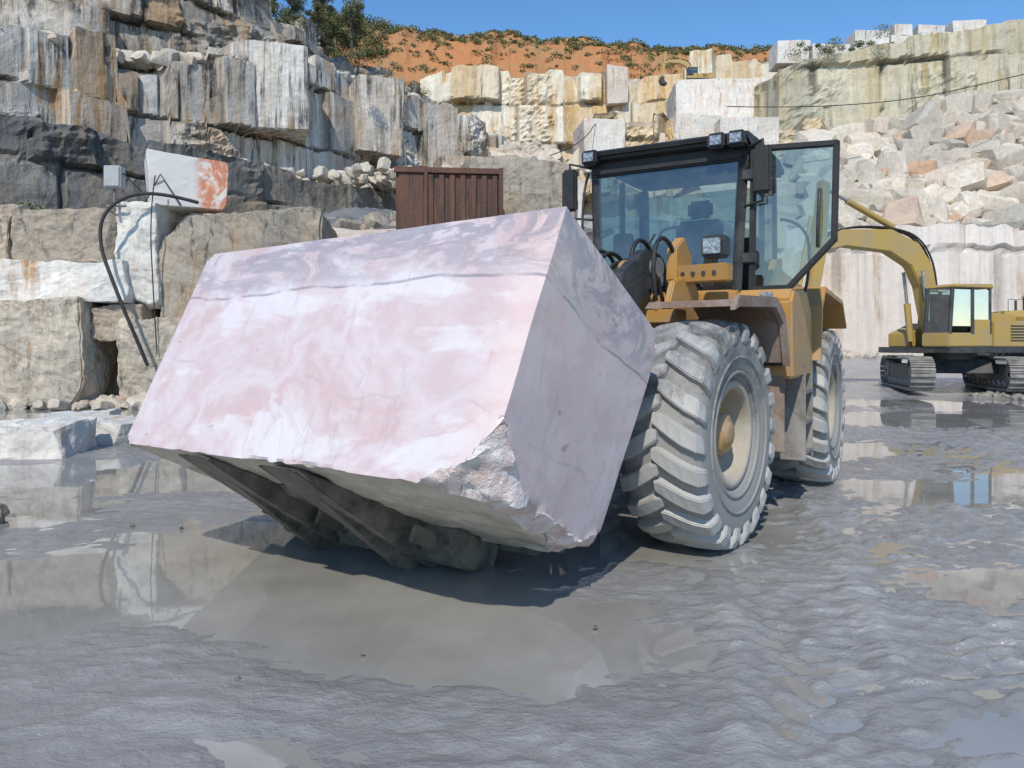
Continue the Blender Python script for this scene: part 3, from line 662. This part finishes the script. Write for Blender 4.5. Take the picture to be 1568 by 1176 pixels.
for k in ('marble','chip','under'): me.materials.append(M[k])
mi3=np.zeros(len(me.polygons),dtype=np.int32); me.polygons.foreach_get('material_index',mi3)
me.polygons.foreach_set('use_smooth',[bool(k!=1) for k in mi3])
o=link(bpy.data.objects.new('marble_block',me)); o.matrix_world=mw
try: me.set_sharp_from_angle(angle=R(25))
except Exception as ex: print(ex)

# ------------------------------------------------------------ wheel loader
WL=empty('wheel_loader')
FB=empty('front_body',(.62,6.93,0),math.atan2(-.807,-.59),WL)
RB=empty('rear_body',(1.556,7.82,0),math.atan2(-.866,-.5),WL)
def wheel(name,parent,x,y,side,phase=0):
    e=empty(name,(x,y,.9),0,parent)
    if side<0: e.rotation_euler=(0,0,math.pi)
    hp=[(.20,.425),(.255,.44),(.295,.50),(.315,.58),(.322,.66),(.318,.74),(.305,.80),(.27,.842),(.15,.858),(0,.862)]
    prof=hp+[(-y_,r_) for y_,r_ in hp[-2::-1]]
    revolve('tyre',prof,M['rubber'],e,96)
    revolve('sidewall_ring',[(.312,.60),(.330,.605),(.331,.62),(.316,.625)],M['rubber'],e,80)
    revolve('sidewall_ring_2',[(.285,.475),(.306,.48),(.309,.50),(.296,.51)],M['rubber'],e,80)
    V=[];F=[];N=22
    for sd_ in (1,-1):
        for k in range(N):
            th=2*math.pi*(k+(.5 if sd_<0 else 0)+phase)/N
            jit=random.uniform(-.008,.008)
            path=[(.322,.735,-.035,.078,.010,.0),(.322,.79,-.01,.086,.020,.022),(.295,.835,.02,.090,.016,.050),(.21,.853,.070,.090,0,.055),(.12,.860,.130,.088,0,.056),(.045,.862,.18,.082,0,.056),(-.02,.862,.21,.055,0,.054)]
            n0=len(V)
            for (yy,rr,dth,hw,dy,dr) in path:
                for (q,top) in ((-1,0),(-.8,1),(.8,1),(1,0)):
                    a_=th+dth+jit+q*hw; r2=rr+(dr if top else -.01); y2=(yy+(dy if top else -.005))*sd_
                    V.append((r2*math.cos(a_),y2,r2*math.sin(a_)))
            m=len(path)
            for i in range(m-1):
                for j in range(3):
                    q=(n0+i*4+j,n0+i*4+j+1,n0+(i+1)*4+j+1,n0+(i+1)*4+j); F.append(q if sd_>0 else q[::-1])
            F.append((n0,n0+1,n0+2,n0+3)); l=n0+(m-1)*4; F.append((l+3,l+2,l+1,l))
    lg=mesh('tyre_lugs',V,F,M['rubberlug'],e)
    bmx=bmesh.new(); bmx.from_mesh(lg.data); bmesh.ops.recalc_face_normals(bmx,faces=bmx.faces[:]); bmesh.ops.bevel(bmx,geom=[e2 for e2 in bmx.edges if len(e2.link_faces)==2 and e2.calc_face_angle(0)>.5],offset=.008,segments=2,affect='EDGES'); bmx.to_mesh(lg.data); bmx.free()
    revolve('rim_flange',[(.20,.36),(.262,.365),(.272,.395),(.268,.425),(.245,.435),(.20,.43)],M['rim'],e,64)
    revolve('rim_well',[(.255,.368),(.20,.355),(.08,.345),(.05,.33)],M['rim'],e,64)
    revolve('rim_disc',[(.07,.345),(.05,.29),(.06,.22),(.085,.19),(.10,.185)],M['yellow'],e,48)
    revolve('hub',[(.085,.19),(.18,.165),(.205,.15),(.21,.10),(.235,.095),(.24,.04),(.24,0.0)],M['yellow'],e,32)
    for k in range(14):
        a_=2*math.pi*k/14; c=(math.cos(a_)*.25,.055,math.sin(a_)*.25)
        strut('stud_%d'%k,c,(c[0],.095,c[2]),.016,M['greymetal'],e)
    tube('valve',[(.30,.12,.12),(.36,.24,.14)],.01,M['dark'],e,False)
    return e
wheel('front_wheel_left',FB,0,1.15,1); wheel('front_wheel_right',FB,0,-1.15,-1,.3)
wheel('rear_wheel_left',RB,-2.15,1.02,1,.2); wheel('rear_wheel_right',RB,-2.15,-1.02,-1,.6)
y_=M['yellow']; dk=M['dark']
strut('front_axle',(0,-.95,.9),(0,.95,.9),.17,dk,FB); revolve('axle_case',[(-.3,.1),(-.2,.3),(.2,.3),(.3,.1)],dk,FB,24,(0,0,.9))
for sgn in (1,-1):
    t=lambda a,b: (min(sgn*a,sgn*b),max(sgn*a,sgn*b))
    y0,y1=t(.30,.36)
    prism('tower_plate',[(-1.1,.7),(.35,.7),(.45,1.2),(.0,1.9),(-.15,2.35),(-.42,2.42),(-.6,2.2),(-1.0,1.6)],y0,y1,y_,FB)
    y0,y1=t(.44,.56)
    prism('lift_arm',[(-.50,2.28),(-.42,2.42),(-.22,2.46),(.25,2.2),(.95,1.45),(1.25,.95),(1.35,.55),(1.15,.45),(1.0,.62),(.7,1.1),(.2,1.75),(-.25,2.1),(-.45,2.16)],y0,y1,y_ if sgn<0 else dk,FB)
    strut('lift_cylinder',(-.75,sgn*.5,1.1),(-.05,sgn*.5,1.62),.085,y_,FB); strut('lift_rod',(-.1,sgn*.5,1.58),(.55,sgn*.5,1.45),.045,M['lamp'],FB)
    strut('arm_pin',(-.33,sgn*.26,2.3),(-.33,sgn*.62,2.3),.09,M['greymetal'],FB)
    y0,y1=t(.78,1.52)
    prism('fender',[(.30,1.90),(.22,1.96),(-.68,1.99),(-.9,1.86),(-1.03,1.45),(-1.0,1.45),(-.87,1.83),(-.67,1.955),(.22,1.925)],y0,y1,M['fender'],FB,.004)
    y0,y1=t(1.50,1.545)
    prism('fender_lip',[(.33,1.87),(.24,1.99),(-.69,2.02),(-.92,1.88),(-1.06,1.42),(-.98,1.42),(-.86,1.80),(-.65,1.93),(.22,1.90)],y0,y1,M['fender'],FB,.004)
    y0,y1=t(.34,.8)
    prism('fender_bracket',[(-.5,1.80),(-.3,1.80),(-.3,1.925),(-.5,1.925)],y0,y1,y_,FB)
    y0,y1=t(.62,1.12); prism('lamp_bracket',[(-.78,2.18),(-.66,2.18),(-.62,2.34),(-.80,2.34)],y0,y1,y_,FB)
    for k in range(4): strut('bracket_hole_%d'%k,(-.64,sgn*(.7+k*.1),2.26),(-.632,sgn*(.7+k*.1),2.26),.02,dk,FB)
    y0,y1=t(.86,1.08); box('headlamp_housing',(-.84,-.66),(y0,y1),(2.40,2.60),dk,FB,.02); box('headlamp_lens',(-.662,-.645),(y0+.03,y1-.03),(2.43,2.57),M['lamp'],FB,.004)
    strut('lamp_post',(-.74,sgn*.97,2.32),(-.74,sgn*.97,2.42),.025,dk,FB)
prism('bracket_arm_left',[(-.95,1.95),(-.80,1.95),(-.58,2.2),(-.60,2.5),(-.78,2.62),(-.95,2.45)],.56,.66,y_,FB)
prism('bracket_arm_left_2',[(-.95,1.75),(-.3,1.95),(-.42,2.18),(-.80,2.28),(-.98,2.1)],.66,.72,y_,FB)
prism('bracket_arm_right',[(-.95,1.95),(-.80,1.95),(-.58,2.2),(-.60,2.5),(-.78,2.62),(-.95,2.45)],-.66,-.56,y_,FB)
box('cross_tube',(-.45,-.2),(-.3,.3),(1.85,2.1),y_,FB,.03); strut('tilt_cylinder',(-.35,0,2.25),(.5,0,1.75),.10,y_,FB)
prism('arm_tie',[(.45,1.15),(.75,1.15),(.8,1.5),(.6,1.65)],-.44,.44,y_,FB)
prism('bell_crank',[(.35,2.2),(.6,2.25),(.85,1.3),(.95,.75),(.75,.75),(.55,1.35)],-.09,.09,dk,FB)
box('front_frame_plate',(-1.2,-.3),(-.5,.5),(.65,1.0),dk,FB,.03); box('articulation_block',(-1.7,-1.1),(-.35,.35),(.7,1.5),dk,FB,.03)
for k,yy in enumerate((.02,.1,.18,.26,-.1,-.2)):
    tube('hydraulic_hose_%d'%k,[(-1.3,yy,1.5),(-1.2,yy*1.2,2.2+.05*k),(-.75,yy*1.3,2.46+.03*k),(-.4,yy,2.3),(-.1,yy*.8,1.8)],.022,M['hose'],FB)
for k,yy in enumerate((.40,.62,-.5)):
    tube('hose_loop_%d'%k,[(-1.0,yy,1.7),(-.7,yy,2.45),(-.35,yy,2.62),(-.15,yy,2.35),(-.25,yy,2.0)],.02,M['hose'],FB)
BF=empty('fork_attachment',(0,0,0),0,WL); BF.matrix_world=mw
fk=M['fork']
for k,x0 in enumerate((.72,1.62)):
    prism('tine_%d'%k,[(.00,-.03),(.06,-.005),(1.75,-.005),(1.75,-.30),(1.45,-.30),(.5,-.13)],x0,x0+.34,fk,BF,.012,'x')
    prism('tine_rib_%d'%k,[(.35,-.10),(1.65,-.29),(1.65,-.36),(1.3,-.36)],x0+.12,x0+.22,fk,BF,.008,'x')
prism('fork_floor',[(.62,-.02),(1.7,-.02),(1.7,-.12),(.75,-.07)],1.065,1.615,fk,BF,.008,'x')
prism('fork_heel',[(1.28,-.02),(1.78,-.02),(1.78,-.27),(1.40,-.27),(1.24,-.14)],.35,2.28,fk,BF,.015,'x')
box('fork_backplate',(.3,2.6),(1.79,1.86),(-.05,1.1),fk,BF,.02)
for k in range(6): box('fork_gusset_%d'%k,(.5+k*.32,.54+k*.32),(1.0,1.5),(-.2,-.08),fk,BF,.006)
box('platform',(-1.7,.1),(-.78,.78),(1.55,1.78),dk,RB,.02)
box('rear_frame',(-4.2,.3),(-.42,.42),(.7,1.4),dk,RB,.03)
strut('rear_axle',(-2.15,-.9,.9),(-2.15,.9,.9),.17,dk,RB)
prism('cab_base_front',[(-.0,1.60),(.10,1.60),(.12,2.12),(.0,2.16)],-.76,.76,y_,RB)
box('cab_base',(-1.55,0),(-.79,.79),(1.785,2.12),dk,RB,.02)
prism('engine_hood',[(-1.75,1.3),(-1.75,2.55),(-3.9,2.4),(-4.3,2.2),(-4.35,1.3)],-.78,.78,y_,RB,.04)
prism('counterweight',[(-4.1,.6),(-4.1,1.5),(-4.65,1.45),(-4.6,.7)],-1.1,1.1,dk,RB,.05)
for sgn in (1,-1):
    t=lambda a,b: (min(sgn*a,sgn*b),max(sgn*a,sgn*b))
    y0,y1=t(.77,1.28)
    prism('side_tank',[(.20,1.30),(.26,2.02),(.14,2.13),(-.55,2.16),(-.85,1.95),(-.95,1.30)],y0,y1,y_,RB,.025)
    box('tank_panel_seam',(.225,.262),(min(sgn*.84,sgn*1.22),max(sgn*.84,sgn*1.22)),(1.42,1.46),dk,RB,.004)
    box('tank_latch',(.235,.275),(min(sgn*1.0,sgn*1.06),max(sgn*1.0,sgn*1.06)),(1.84,1.90),dk,RB,.006)
    y0,y1=t(.80,1.36)
    prism('rear_fender',[(-.88,1.45),(-1.0,2.02),(-1.25,2.24),(-2.7,2.16),(-3.1,1.85),(-3.05,1.82),(-2.68,2.11),(-1.28,2.18),(-1.06,2.0),(-.95,1.45)],y0,y1,y_,RB,.004)
    y0,y1=t(.795,.86); prism('cab_side_skirt',[(-1.55,2.1),(-1.55,2.6),(-1.2,2.55),(-.75,2.18),(-.75,2.1)],y0,y1,y_,RB,.01)
    y0,y1=t(1.06,1.30)
    for k,zz in enumerate((.55,.85,1.15)): box('step_%d'%k,(-.78,-.38),(y0,y1),(zz-.02,zz+.02),M['greymetal'],RB,.005)
    for k,xx in enumerate((-.80,-.38)): box('step_rail_%d'%k,(xx,xx+.03),(y0,y1),(.48,1.42),M['greymetal'],RB,.005)
    tube('handrail',[(.28,sgn*1.16,1.62),(.34,sgn*1.18,1.70),(.34,sgn*1.18,1.92),(.28,sgn*1.17,2.0)],.014,y_,RB)
    tube('handrail_2',[(-.9,sgn*1.2,2.15),(-.95,sgn*1.24,2.3),(-.95,sgn*1.24,2.9),(-.95,sgn*.95,2.95)],.016,dk,RB)
    box('mud_flap',(.16,.19),(min(sgn*1.02,sgn*1.2),max(sgn*1.02,sgn*1.2)),(.62,1.36),M['fender'],RB,.008)
box('indicator_lamp',(.27,.31),(1.0,1.12),(2.03,2.10),M['lamp'],RB,.01)
def pil(name,a,b,r=.04): 
    o=box(name,(-r,r),(-r,r),(0,(Vector(b)-Vector(a)).length),dk,RB,.012); o.location=(Vector(a)+Vector(b))/2
    o.rotation_euler=(Vector(b)-Vector(a)).to_track_quat('Z','Y').to_euler(); return o
ZT=3.50
for sgn in (1,-1):
    pil('front_pillar',(.02,sgn*.72,2.1),(-.04,sgn*.78,ZT),.042)
    pil('rear_pillar',(-1.5,sgn*.76,2.1),(-1.45,sgn*.76,ZT),.05)
    pil('side_pillar',(-.82,sgn*.78,2.1),(-.82,sgn*.79,ZT),.028)
    if sgn<0: mesh('side_glass',[(-.05,-.80,2.15),(-1.45,-.79,2.15),(-1.42,-.79,ZT),(-.05,-.80,ZT)],[(0,1,2,3)],M['glass'],RB)
    else: mesh('side_glass',[(-.85,.80,2.5),(-1.45,.79,2.5),(-1.42,.79,ZT),(-.85,.80,ZT)],[(0,1,2,3)],M['glass'],RB)
mesh('windshield',[(.035,-.70,2.14),(.035,.70,2.14),(-.02,.76,ZT),(-.02,-.76,ZT)],[(0,1,2,3)],M['glass'],RB)
mesh('rear_glass',[(-1.5,-.72,2.2),(-1.5,.72,2.2),(-1.46,.72,ZT-.08),(-1.46,-.72,ZT-.08)],[(0,1,2,3)],M['glass'],RB)
box('rear_cab_wall',(-1.54,-1.44),(-.76,.76),(2.1,2.85),dk,RB,.01)
box('roof_header',(-.1,.03),(-.80,.80),(3.40,3.56),M['black'],RB,.02)
prism('roof',[(.14,3.56),(.16,3.62),(.02,3.68),(-.5,3.71),(-1.4,3.70),(-1.68,3.64),(-1.68,3.54),(.0,3.52)],-.86,.86,M['black'],RB,.03)
for sgn in (1,-1):
    for k in range(2):
        yc=sgn*(.76-.19*k)
        if sgn<0 and k==1: continue
        box('roof_lamp_housing',(.06,.20),(yc-.085,yc+.085),(3.50,3.65),M['black'],RB,.02); box('roof_lamp_lens',(.198,.21),(yc-.055,yc+.055),(3.53,3.62),M['lamp'],RB,.005)
for k,(a,b) in enumerate([((.05,-.45,2.18),(.0,-.1,2.75)),((.05,.4,2.18),(.01,.12,2.6))]): strut('wiper_%d'%k,a,b,.012,M['black'],RB)
for sgn,yy in ((1,.98),(-1,-1.04)):
    box('mirror_housing',(.02,.10),(yy-.085,yy+.085),(3.05,3.5),M['black'],RB,.025)
    tube('mirror_arm',[(-.02,sgn*.80,3.5),(.06,yy,3.56),(.06,yy,3.46)],.016,M['black'],RB,False); tube('mirror_arm_2',[(0,sgn*.80,2.95),(.06,yy,2.98),(.06,yy,3.08)],.014,M['black'],RB,False)
tube('grab_rail',[(.02,-.86,2.2),(.05,-.90,2.4),(.04,-.90,3.3),(.0,-.84,3.45)],.014,dk,RB)
dp=[(.86,2.15),(1.20,2.15),(1.60,2.58),(1.62,3.46),(.88,3.50)]
for i in range(len(dp)):
    a,b=dp[i],dp[(i+1)%len(dp)]; pa=Vector((-.03,a[0],a[1])); pb=Vector((-.03,b[0],b[1]))
    o=box('door_frame_%d'%i,(-.028,.028),(-.03,.03),(0,(pb-pa).length+.05),M['black'],RB,.01); o.location=(pa+pb)/2
    o.rotation_euler=(pb-pa).to_track_quat('Z','X').to_euler()
mesh('door_glass',[(-.03,a,b) for a,b in dp],[tuple(range(5))],M['glass'],RB)
tube('door_handle',[(.0,1.46,2.52),(.06,1.47,2.6),(.06,1.48,2.95),(.0,1.48,3.05)],.016,dk,RB)
box('door_hinge',(-.05,.03),(.78,.9),(2.4,2.5),dk,RB,.01); box('door_hinge_2',(-.05,.03),(.78,.9),(3.2,3.3),dk,RB,.01)
box('seat_cushion',(-1.15,-.65),(-.28,.28),(2.25,2.42),M['seat'],RB,.05); box('seat_back',(-1.28,-1.12),(-.27,.27),(2.4,3.05),M['seat'],RB,.05,(0,-.1,0)); box('headrest',(-1.32,-1.2),(-.14,.14),(3.08,3.28),M['seat'],RB,.04)
box('seat_pedestal',(-1.1,-.7),(-.2,.2),(2.1,2.25),dk,RB,.02); box('armrest_console',(-1.0,-.5),(-.52,-.32),(2.3,2.62),M['seat'],RB,.03)
strut('steering_column',(-.25,0,2.1),(-.42,0,2.72),.05,M['black'],RB)
sw=tube('steering_wheel',[(.2*math.cos(q*math.pi/8)*.9,.2*math.sin(q*math.pi/8),0) for q in range(17)],.016,M['black'],RB); sw.location=(-.44,0,2.76); sw.rotation_euler=(0,-.5,0)
box('dash_panel',(-.22,-.05),(-.3,.3),(2.2,2.5),M['black'],RB,.03); box('side_monitor',(-.2,-.12),(-.62,-.4),(2.55,2.8),M['black'],RB,.02)

# ------------------------------------------------------------ excavators
def excavator(loc,track_rz,up_rz,scale=1,low=False):
    e=empty('excavator',loc,0,None,scale); tr=empty('undercarriage',(0,0,0),track_rz,e); up=empty('superstructure',(0,0,0),up_rz,e)
    ey=M['exyellow']; dk=M['dark']; gm=M['greymetal']
    for sgn in (1,-1):
        yc=sgn*1.3
        n=60; Ls=3.6; rr=.46; per=2*Ls+2*math.pi*rr
        def pt(s):
            s%=per
            if s<Ls: return Vector((-Ls/2+s,0,2*rr)),0
            s-=Ls
            if s<math.pi*rr: a=s/rr; return Vector((Ls/2+rr*math.sin(a),0,rr+rr*math.cos(a))),a
            s-=math.pi*rr
            if s<Ls: return Vector((Ls/2-s,0,0)),math.pi
            s-=Ls; a=s/rr; return Vector((-Ls/2-rr*math.sin(a),0,rr-rr*math.cos(a))),math.pi+a
        V=[];F=[]
        for k in range(n):
            p,a=pt(k*per/n); m=Matrix.Rotation(a,4,'Y'); n0=len(V); hw=per/n*.42
            for (x0,z0) in ((-hw,-.03),(hw,-.03),(hw,.02),(hw*.3,.02),(hw*.2,.06),(-hw*.2,.06),(-hw*.3,.02),(-hw,.02)):
                for yy in (-.33,.33):
                    q=m@Vector((x0,0,z0)); V.append((p.x+q.x,yc+yy,p.z+q.z+.05))
            for i in range(8): j=(i+1)%8; F.append((n0+2*i,n0+2*i+1,n0+2*j+1,n0+2*j))
            F.append(tuple(n0+2*i for i in range(8))); F.append(tuple(n0+2*i+1 for i in range(7,-1,-1)))
        mesh('track_pads',V,F,gm,tr)
        prism('track_frame',[(-1.7,.2),(1.7,.2),(1.75,.6),(1.2,.78),(-1.2,.78),(-1.75,.6)],yc-.2,yc+.2,dk,tr,.03)
        for xx in (-1.8,1.8): revolve('sprocket',[(-.22,.08),(-.22,.36),(.22,.36),(.22,.08)],gm,tr,24,(xx,yc,.51))
        for k in range(7): revolve('roller',[(-.24,.04),(-.24,.12),(.24,.12),(.24,.04)],gm,tr,12,(-1.35+k*.45,yc,.2))
    prism('car_body',[(-.9,.5),(.9,.5),(.6,.95),(-.6,.95)],-1.1,1.1,dk,tr,.03)
    bm=bmesh.new(); bmesh.ops.create_cone(bm,cap_ends=True,segments=32,radius1=.75,radius2=.75,depth=.2); o=bm_obj('slew_ring',bm,dk,up); o.location=(0,0,1.03)
    box('deck',(-2.1,1.6),(-1.35,1.35),(1.13,1.32),dk,up,.02)
    box('cab_floor',(-.15,1.65),(.38,1.36),(1.32,1.75),ey,up,.04)
    for (x0,y0) in ((1.55,.44),(1.55,1.3),(-.08,.44),(-.08,1.3),(.65,1.31)):
        strut('cab_post',(x0,y0,1.7),(x0-(.12 if x0>1 else 0),y0,3.12),.06,dk,up)
    prism('cab_roof',[(-.2,3.1),(1.5,3.1),(1.46,3.2),(-.15,3.24)],.36,1.38,ey,up,.03)
    mesh('cab_front_glass',[(1.57,.46,1.75),(1.57,1.28,1.75),(1.46,1.28,3.1),(1.46,.46,3.1)],[(0,1,2,3)],M['glass'],up)
    mesh('cab_side_glass',[(-.05,1.32,1.95),(1.5,1.32,1.95),(1.42,1.32,3.05),(-.05,1.32,3.05)],[(0,1,2,3)],M['glass'],up)
    mesh('cab_side_glass_2',[(-.05,.43,1.95),(1.5,.43,1.95),(1.42,.43,3.05),(-.05,.43,3.05)],[(0,1,2,3)],M['glass'],up)
    box('cab_inner_wall',(-.05,1.3),(.45,.48),(1.75,2.95),dk,up,.01)
    box('cab_rear_panel',(-.13,-.06),(.45,1.3),(1.7,2.9),dk,up,.01); box('cab_door_panel',(-.05,.6),(1.30,1.35),(1.6,2.15),ey,up,.01)
    box('operator_seat',(.2,.7),(.65,1.1),(1.75,2.2),M['seat'],up,.05); box('operator_seat_back',(.1,.25),(.65,1.1),(2.1,2.8),M['seat'],up,.05)
    prism('side_housing',[(-2.0,1.32),(-.2,1.32),(-.2,2.1),(-1.9,2.15)],.755,1.36,ey,up,.03)
    for k in range(6): box('louvre_%d'%k,(-1.7,-.9),(1.355,1.375),(1.5+k*.09,1.54+k*.09),dk,up,.004)
    prism('engine_housing',[(-2.0,1.32),(-.4,1.32),(-.4,2.2),(-.9,2.4),(-2.0,2.35)],-1.34,.75,ey,up,.05)
    prism('counterweight',[(-2.005,1.15),(-2.55,1.25),(-2.75,1.6),(-2.7,2.2),(-2.005,2.3)],-1.36,1.36,ey,up,.08)
    prism('tank',[(-.39,1.32),(1.2,1.32),(1.2,1.75),(.3,2.1),(-.39,2.1)],-1.34,-.5,ey,up,.03)
    strut('exhaust',(-1.2,-.6,2.35),(-1.2,-.6,2.9),.06,dk,up)
    tube('rail',[(-.1,-1.3,2.1),(-.1,-1.3,2.9),(-1.8,-1.3,2.9),(-1.8,-1.3,2.3)],.02,dk,up,False)
    bo=[(.35,1.45),(.65,1.35),(1.05,2.0),(1.35,3.2),(1.75,3.85),(2.6,4.25),(4.3,4.35),(5.2,4.15),(5.3,4.40),(4.4,4.85),(2.5,4.95),(1.4,4.55),(.85,3.9),(.55,2.6)]
    prism('boom',bo,-.25,.12,ey,up,.03)
    for yy in (-.42,.30): strut('boom_cylinder',(1.2,yy,1.5),(1.35,yy,2.7),.10,ey,up); strut('boom_rod',(1.35,yy,2.7),(1.5,yy,3.7),.05,M['lamp'],up)
    strut('stick_cylinder',(2.3,-.07,5.05),(4.1,-.07,5.75),.10,ey,up); strut('stick_rod',(4.1,-.07,5.75),(5.05,-.07,6.1),.05,M['lamp'],up)
    prism('stick',[(4.85,6.2),(5.15,6.3),(5.4,4.4),(5.75,1.9),(5.5,1.85),(5.0,4.1)],-.2,.08,ey,up,.03)
    strut('bucket_cylinder',(5.45,-.06,5.2),(5.95,-.06,2.9),.075,ey,up)
    prism('bucket',[(5.3,1.9),(5.9,1.95),(6.1,1.4),(5.8,.75),(5.2,.55),(4.75,.75),(5.15,1.1),(5.3,1.4)],-.65,.5,dk,up,.03)
    for k in range(3): tube('hydraulic_line_%d'%k,[(.6,-.2+k*.1,2.0),(.45,-.2+k*.1,3.4),(1.1,-.2+k*.1,4.75),(2.4,-.2+k*.1,5.05),(4.4,-.2+k*.1,4.95),(5.1,-.2+k*.1,4.6)],.03,M['hose'],up)
    box('work_lamp',(1.9,2.0),(-.4,-.27),(4.2,4.35),M['lamp'],up,.01)
    return e
excavator((14.6,25.6,.2),math.atan2(-.97,-.26),R(200),1.04)
excavator((26.0,38,.95),R(200),R(-12),1.0)
excavator((19.2,80.5,28.6),R(180),R(180),.62)
bpy.context.view_layer.update()
print('done')
